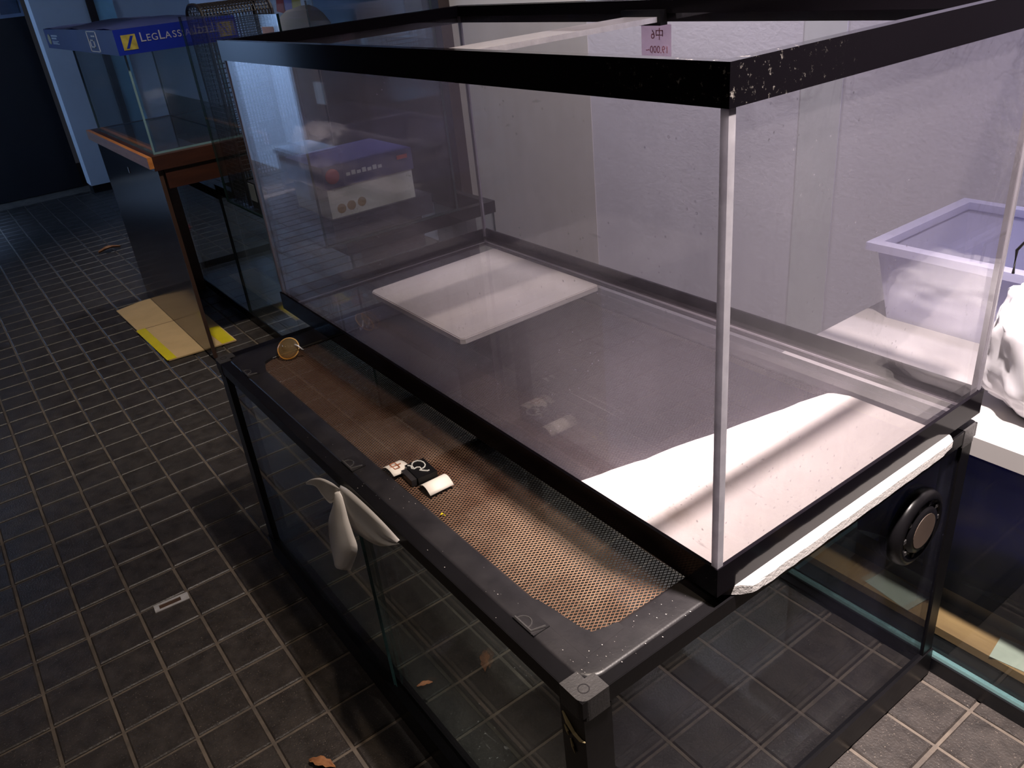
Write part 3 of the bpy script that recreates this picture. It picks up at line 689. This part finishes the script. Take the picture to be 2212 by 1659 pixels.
bm = bmesh.new(); poly_prism(bm, [(-.012, -.016), (-.004, -.016), (.014, .016), (.006, .016)], 0, .0008); bmesh.ops.rotate(bm, verts=bm.verts, matrix=Matrix(((0, 0, 1), (1, 0, 0), (0, 1, 0)))); fin('logo_stroke', bm, M_BLUE, (lx1 + .0004, .082, 1.016), lg)
M_WPR = plain('white_print', (.62, .62, .66), .5)
bm = bmesh.new()
for lo, hi in (((-2.62, 0, .988), (-2.48, .001, .991)), ((-2.62, 0, 1.046), (-2.48, .001, 1.049)), ((-2.62, 0, .988), (-2.61, .001, 1.049)), ((-2.49, 0, .988), (-2.48, .001, 1.049))): bx(bm, lo, hi)
fr = fin('printed_frame', bm, M_WPR, (0, ly0 - .0006, 0), bl)
bm = bmesh.new()
for lo, hi in (((-2.60, 0, 1.000), (-2.588, .001, 1.024)), ((-2.545, 0, 1.000), (-2.533, .001, 1.024)), ((-2.60, 0, 1.000), (-2.533, .001, 1.004)), ((-2.60, 0, 1.020), (-2.533, .001, 1.024)), ((-2.56, 0, 1.032), (-2.51, .001, 1.036))): bx(bm, lo, hi)
fin('printed_mark', bm, M_WPR, (0, ly0 - .0006, 0), fr)
bm = bmesh.new(); lathe(bm, [(.018, 0), (.018, .001), (.001, .001)], 20); bmesh.ops.scale(bm, vec=(1.7, 1, 1), verts=bm.verts); bmesh.ops.rotate(bm, verts=bm.verts, matrix=Euler((math.pi / 2, 0, 0)).to_matrix())
fin('round_badge', bm, plain('yellow_badge', (.60, .42, .08), .4), (-3.34, ly0 - .0002, 1.016), bl)
bm = bmesh.new()
for i, z in enumerate((1.026, 1.017, 1.009, 1.004, 1.000)): bx(bm, (-3.29, 0, z), (-3.16 - .03 * (i % 2), .001, z + (.006 if i < 2 else .0025)))
fin('printed_lines', bm, M_WPR, (0, ly0 - .0006, 0), bl)

# ================================================================== BACK ROW OF TANKS (left)
tank('floor_tank', -3.30, -2.515, .284, .72, .006, .50, 'empty dark glass tank on the floor behind the cabinet stand', frames=(.030, .03), edge=M_DKEDGE)
tank('floor_tank', -2.505, -1.46, .284, .74, .006, .520, 'empty hazy glass tank on the floor between cabinet stand and terrarium', mat=glass('hazy_tank_glass', tint=(.94, .97, .97), haze=.03, amp=.02, hcol=(.6, .66, .68), base=.04), frames=(.030, .03), edge=M_DKEDGE)
ut = tank('upper_tank', -2.20, -1.452, .222, .62, .526, 1.066, 'dark bare glass tank stacked on the hazy floor tank', film=.965, edge=M_DKEDGE)
ps = box('price_sticker', (-1.555, .2212, 1.008), (-1.485, .2219, 1.040), plain('pinkish_sticker', (.70, .45, .42), .6), ut)
# black mesh basket standing in it
mb = thing('mesh_basket', (-2.10, .34, .534), 'black wire mesh basket with arched ends standing inside the dark tank', 'basket')
M_WIRE = plain('black_wire', (.010, .008, .009), .4)
BX, BR, BY0, BY1, BZ, BT = -2.105, .072, .242, .440, 1.045, .048
def arch(y, n=14):
    pts = [(BX - BR * math.copysign(abs(math.cos(math.pi * i / n)) ** .8, math.cos(math.pi * i / n)), y, BZ + BT * abs(math.sin(math.pi * i / n)) ** .7) for i in range(n + 1)]
    return [(BX - BR, y, .535)] + pts + [(BX + BR, y, .535)]
bm = bmesh.new(); tube(bm, arch(BY0), .005, 6); fin('rim_wire', bm, M_WIRE, (0, 0, 0), mb)
bm = bmesh.new(); tube(bm, arch(BY1), .005, 6); fin('rim_wire', bm, M_WIRE, (0, 0, 0), mb)
bm = bmesh.new(); A = arch(0)
for k in range(22):
    y = BY0 + (BY1 - BY0) * k / 21
    tube(bm, [(p[0], y, p[2]) for p in A], .0015, 3, False)
for i in range(len(A)): tube(bm, [(A[i][0], BY0, A[i][2]), (A[i][0], BY1, A[i][2])], .0015, 3, False)
for k in range(1, 40):
    z = .535 + k * .0135
    if z > BZ + BT - .004: break
    half = BR if z < BZ else BR * math.sqrt(max(0.0, 1 - ((z - BZ) / BT) ** 2))
    for y in (BY0, BY1): tube(bm, [(BX - half, y, z), (BX + half, y, z)], .0014, 3, False)
    if z < BZ:
        for sx in (-1, 1): tube(bm, [(BX + sx * BR, BY0, z), (BX + sx * BR, BY1, z)], .0014, 3, False)
for k in range(-5, 6):
    x = k * .013; zt = BZ + BT * math.sqrt(max(0, 1 - (x / BR) ** 2))
    for y in (BY0, BY1): tube(bm, [(BX + x, y, .535), (BX + x, y, zt)], .0014, 3, False)
tag(fin('wire_mesh', bm, M_WIRE, (0, 0, 0), mb), kind='stuff')
# white carton with blue lid band in the same tank, seen through the big tank
ct = thing('printed_carton', (-1.58, .39, .533), 'small white carton with printed blue lid inside the dark tank', 'carton')
box('tray', (-1.70, .262, .533), (-1.475, .555, .585), plain('dark_tray', (.05, .045, .06), .4), ct, .004)
box('carton_body', (-1.70, .268, .585), (-1.485, .512, .668), plain('white_carton', (.72, .68, .60), .6, var=.08), ct, .003)
ld = box('carton_cover', (-1.71, .262, .660), (-1.480, .517, .715), plain('violet_blue_print', (.035, .035, .14), .4), ct, .004)
bm = bmesh.new()
for k in range(7): bx(bm, (0, .015 * k, 0), (.0008, .015 * k + .011, .008 + .003 * (k % 2)))
fin('printed_lines', bm, M_WPR, (-1.4798, .325, .683), ld)
bm = bmesh.new(); bmesh.ops.create_icosphere(bm, subdivisions=3, radius=.019); bmesh.ops.scale(bm, vec=(.35, 1, 1), verts=bm.verts); fin('red_badge', bm, plain('red_badge', (.45, .03, .05), .15), (-1.478, .287, .690), ld, True)
box('red_badge', (-1.480, .472, .692), (-1.4785, .502, .702), plain('red_print', (.55, .08, .07), .4), ld)
for k, y in enumerate((.298, .326, .356)):
    bm = bmesh.new(); lathe(bm, [(.012, 0), (.012, .0008), (.001, .0008)], 20, 'x'); fin('brown_spot', bm, plain('brown_print', (.42, .26, .10), .6), (-1.485, y, .606 + .002 * k), ct)
# a white-labelled dark box low in the same tank
wbx = thing('labelled_box', (-1.94, .30, .533), 'dark box with white label lying in the corner of the dark tank', 'box')
box('box_body', (-2.022, .245, .533), (-1.86, .42, .612), plain('dark_card', (.02, .02, .03), .5), wbx, .002)
box('label', (-2.018, .2440, .555), (-1.970, .2452, .607), M_WPR, wbx)
bm = bmesh.new(); bx(bm, (-1.920, .2440, .550), (-1.905, .2452, .596)); bx(bm, (-1.925, .2440, .594), (-1.868, .2452, .604)); fin('printed_mark', bm, M_WPR, (0, 0, 0), wbx)

# ---- soft things and posters behind
bm = bmesh.new(); bmesh.ops.create_uvsphere(bm, u_segments=24, v_segments=14, radius=1)
for v in bm.verts:
    x, y, z = v.co; v.co = Vector((math.copysign(abs(x) ** .75, x) * .22, y * .11, math.copysign(abs(z) ** .7, z) * .24 + .24 + .006 * math.sin(x * 9)))
rl = fin('cloth_bag', bm, plain('pinkish_cloth', (.50, .36, .32), .85, second=(.42, .33, .24), scale=3, stretch=(1, 1, 9)), (-3.20, 1.02, .5425), None, True); tag(rl, 'plump pinkish cloth bag on a shelf behind the tanks', 'bag')
sh0 = thing('back_shelf', (-3.1, 1.0, 0), 'plain wooden shelf against the wall behind the back row of tanks', 'shelf')
box('board', (-3.6, .86, .51), (-2.72, 1.22, .535), M_BR, sh0)
for x in (-3.58, -2.76): box('upright', (x, .88, 0), (x + .02, 1.20, .51), M_BR, sh0)
po = thing('poster', (-3.15, 1.262, .80), 'big glossy blue-grey poster on the back wall beside the grey strip', 'poster')
box('sheet', (-3.62, 1.2665, .78), (-2.70, 1.2695, 1.75), plain('blue_grey_print', (.26, .31, .40), .4, second=(.20, .24, .33), scale=2), po)
p2 = thing('notice', (-3.85, 1.262, .96), 'pale notice printed with red, purple and yellow wedges', 'notice')
box('sheet', (-4.35, 1.2665, .90), (-3.63, 1.2695, 1.6), plain('pale_print', (.60, .55, .56), .5), p2)
for k, (c, x) in enumerate((((.60, .07, .05), -4.03), ((.32, .22, .42), -3.93), ((.65, .40, .06), -3.82))):
    bm = bmesh.new(); poly_prism(bm, [(-.06, -.06), (.06, -.05), (.03, .16), (-.02, .16)], 0, .0008); bmesh.ops.rotate(bm, verts=bm.verts, matrix=Euler((math.pi / 2, .2, 0)).to_matrix())
    fin('printed_wedge', bm, plain('wedge_print_%d' % k, c, .5), (x, 1.2663, 1.03), p2)
n3 = thing('wall_sign', (-5.94, .26, 1.09), 'pale framed sign on the dark far wall', 'sign')
box('sign_frame', (-5.95, .185, 1.085), (-5.935, .335, 1.32), plain('sign_frame', (.20, .24, .34), .4), n3, .002)
box('sign_face', (-5.936, .205, 1.105), (-5.932, .315, 1.30), plain('sign_face', (.06, .08, .13), .4), n3)
n4 = thing('paper_notice', (-4.15, -1.418, .48), 'small white notice on the grey shutter wall', 'notice')
box('sheet', (-4.20, -1.4195, .48), (-4.08, -1.4165, .60), M_PAPER, n4)
cr = thing('grey_crate', (-4.20, -1.28, 0), 'low pale grey crate by the shutter wall', 'crate')
bm = bmesh.new(); bx(bm, (-4.40, -1.40, .0), (-4.0, -1.18, .26)); bev(bm, .03, 3); fin('crate_body', bm, plain('grey_plastic', (.36, .38, .42), .5), (0, 0, 0), cr)
bm = bmesh.new(); ring(bm, -4.41, -3.99, -1.41, -1.17, .02, .225, .25); fin('crate_rim', bm, plain('grey_plastic', (.36, .38, .42), .5), (0, 0, 0), cr)

# ================================================================== RIGHT BACK: shelf, tote, bag, rear tank
sh = thing('display_shelf', (.30, .86, 0), 'pale display shelf behind the terrarium carrying the plastic tub', 'shelf')
M_SHELF = plain('pale_laminate', (.42, .40, .40), .5, var=.08, scale=5)
box('shelf_board', (-.365, .548, .432), (1.6, 1.25, .462), M_SHELF, sh, .002)
box('upright', (1.56, .60, 0), (1.58, 1.24, .432), M_SHELF, sh)
box('upright', (-.362, 1.0, 0), (-.342, 1.24, .432), M_SHELF, sh)
tb = thing('storage_tub', (-.08, .95, .462), 'open milky white plastic storage tub on the pale shelf', 'tub')
def tub_mat():
    m, t, out = nt_new('milky_plastic')
    p = node(t, 'ShaderNodeBsdfPrincipled'); p.inputs['Roughness'].default_value = .35
    t.links.new(ramp(t, noise(t, 4), .3, .7, (.60, .60, .80, 1), (.72, .71, .86, 1)), p.inputs['Base Color'])
    tl = node(t, 'ShaderNodeBsdfTranslucent'); tl.inputs['Color'].default_value = (.7, .7, .9, 1)
    mx = node(t, 'ShaderNodeMixShader'); mx.inputs[0].default_value = .4; t.links.new(p.outputs[0], mx.inputs[1]); t.links.new(tl.outputs[0], mx.inputs[2]); t.links.new(mx.outputs[0], out.inputs['Surface']); return m
M_TUB = tub_mat()
bm = bmesh.new()
def taper(bm, x0, x1, y0, y1, z0, z1, inset, w):
    def rr(x0, x1, y0, y1, z): return [bm.verts.new(p) for p in ((x0, y0, z), (x1, y0, z), (x1, y1, z), (x0, y1, z))]
    a = rr(x0 + inset, x1 - inset, y0 + inset, y1 - inset, z0); b = rr(x0, x1, y0, y1, z1); c = rr(x0 + w, x1 - w, y0 + w, y1 - w, z1); d = rr(x0 + inset + w, x1 - inset - w, y0 + inset + w, y1 - inset - w, z0 + w)
    for A, B in ((a, b), (b, c), (c, d)):
        for k in range(4): bm.faces.new((A[k], A[(k + 1) % 4], B[(k + 1) % 4], B[k]))
    bm.faces.new(a[::-1]); bm.faces.new(d)
taper(bm, -.338, .20, .812, 1.12, .462, .606, .022, .004); bev(bm, .006, 2); fin('tub_body', bm, M_TUB, (0, 0, 0), tb)
bm = bmesh.new(); ring(bm, -.352, .214, .798, 1.134, .022, .598, .612); bev(bm, .003, 2); fin('tub_rim', bm, M_TUB, (0, 0, 0), tb)
# crumpled white bag with a wire handle
bg = thing('plastic_bag', (.08, .68, .462), 'crumpled white plastic bag with thin wire handle at the edge of the shelf', 'bag')
bm = bmesh.new(); bmesh.ops.create_icosphere(bm, subdivisions=5, radius=1)
from mathutils import noise as mn
for v in bm.verts:
    p = v.co.copy(); n_ = mn.fractal(p * 2.2, 1.0, 2.0, 4) + .6 * abs(mn.noise(p * 5.0))
    q = Vector((math.copysign(abs(p.x) ** .7, p.x) * .135, math.copysign(abs(p.y) ** .7, p.y) * .085, math.copysign(abs(p.z) ** .6, p.z) * .098)) * (1 + .10 * n_)
    v.co = Vector((q.x, q.y, max(q.z, -.099) + .099))
fin('bag_body', bm, plain('white_film', (.80, .78, .84), .3, var=.08, scale=12), (.075, .69, .462), bg, True)
bm = bmesh.new(); tube(bm, [(-.055, .69, .655), (-.056, .69, .690), (-.045, .69, .708), (-.02, .69, .716), (.06, .69, .716), (.09, .69, .69), (.092, .69, .655)], .0022, 6); fin('wire_handle', bm, M_WIRE, (0, 0, 0), bg, True)
# rear tank below the shelf
tank('rear_tank', -.285, 1.0, .549, .90, .030, .4315, 'frameless glass tank with green edges below the pale shelf', t=.008, edge=M_LTEDGE)
bm = bmesh.new(); ring(bm, -.285, 1.0, .545, .90, .05, .0, .030); tag(fin('tank_plinth', bm, M_VOID, (0, 0, 0)), 'black plinth under the frameless rear tank', 'plinth')
bm = bmesh.new(); rows = []
for k in range(41):
    u = k / 40; x = -.268 + 1.24 * u
    rows.append([(x, .74 - .13 * v ** 1.5 + .016 * math.sin(u * 31 + v * 3) * (1 - .4 * v) + .010 * math.sin(u * 11 - v * 7), .0420 + .37 * v) for v in [j / 14 for j in range(15)]])
ribbon(bm, rows, .0012)
tag(fin('blue_sheet', bm, plain('blue_plastic_sheet', (.07, .08, .85), .35, second=(.20, .20, .55), scale=5), (0, 0, 0), None, True), 'crumpled blue plastic sheet inside the rear tank', 'plastic sheet')
M_PLY = plain('tan_board', (.42, .26, .11), .55, second=(.30, .18, .08), scale=5, stretch=(1, 6, 6))
o = box('wood_board', (-.16, .590, .040), (.45, .715, .056), M_PLY, None, .002); tag(o, 'tan wooden board lying in the bottom of the rear tank', 'board')
o = box('dark_bar', (-.22, .655, .0575), (.60, .685, .085), M_VOID, None, .006); tag(o, 'black plastic bar lying across the tan board', 'bar')
o = box('paper_slip', (.06, .595, .0565), (.15, .650, .0573), plain('grey_green_paper', (.50, .54, .44), .6), None); tag(o, 'pale green paper slip on the tan board', 'paper')
o.rotation_euler = (0, 0, .15)
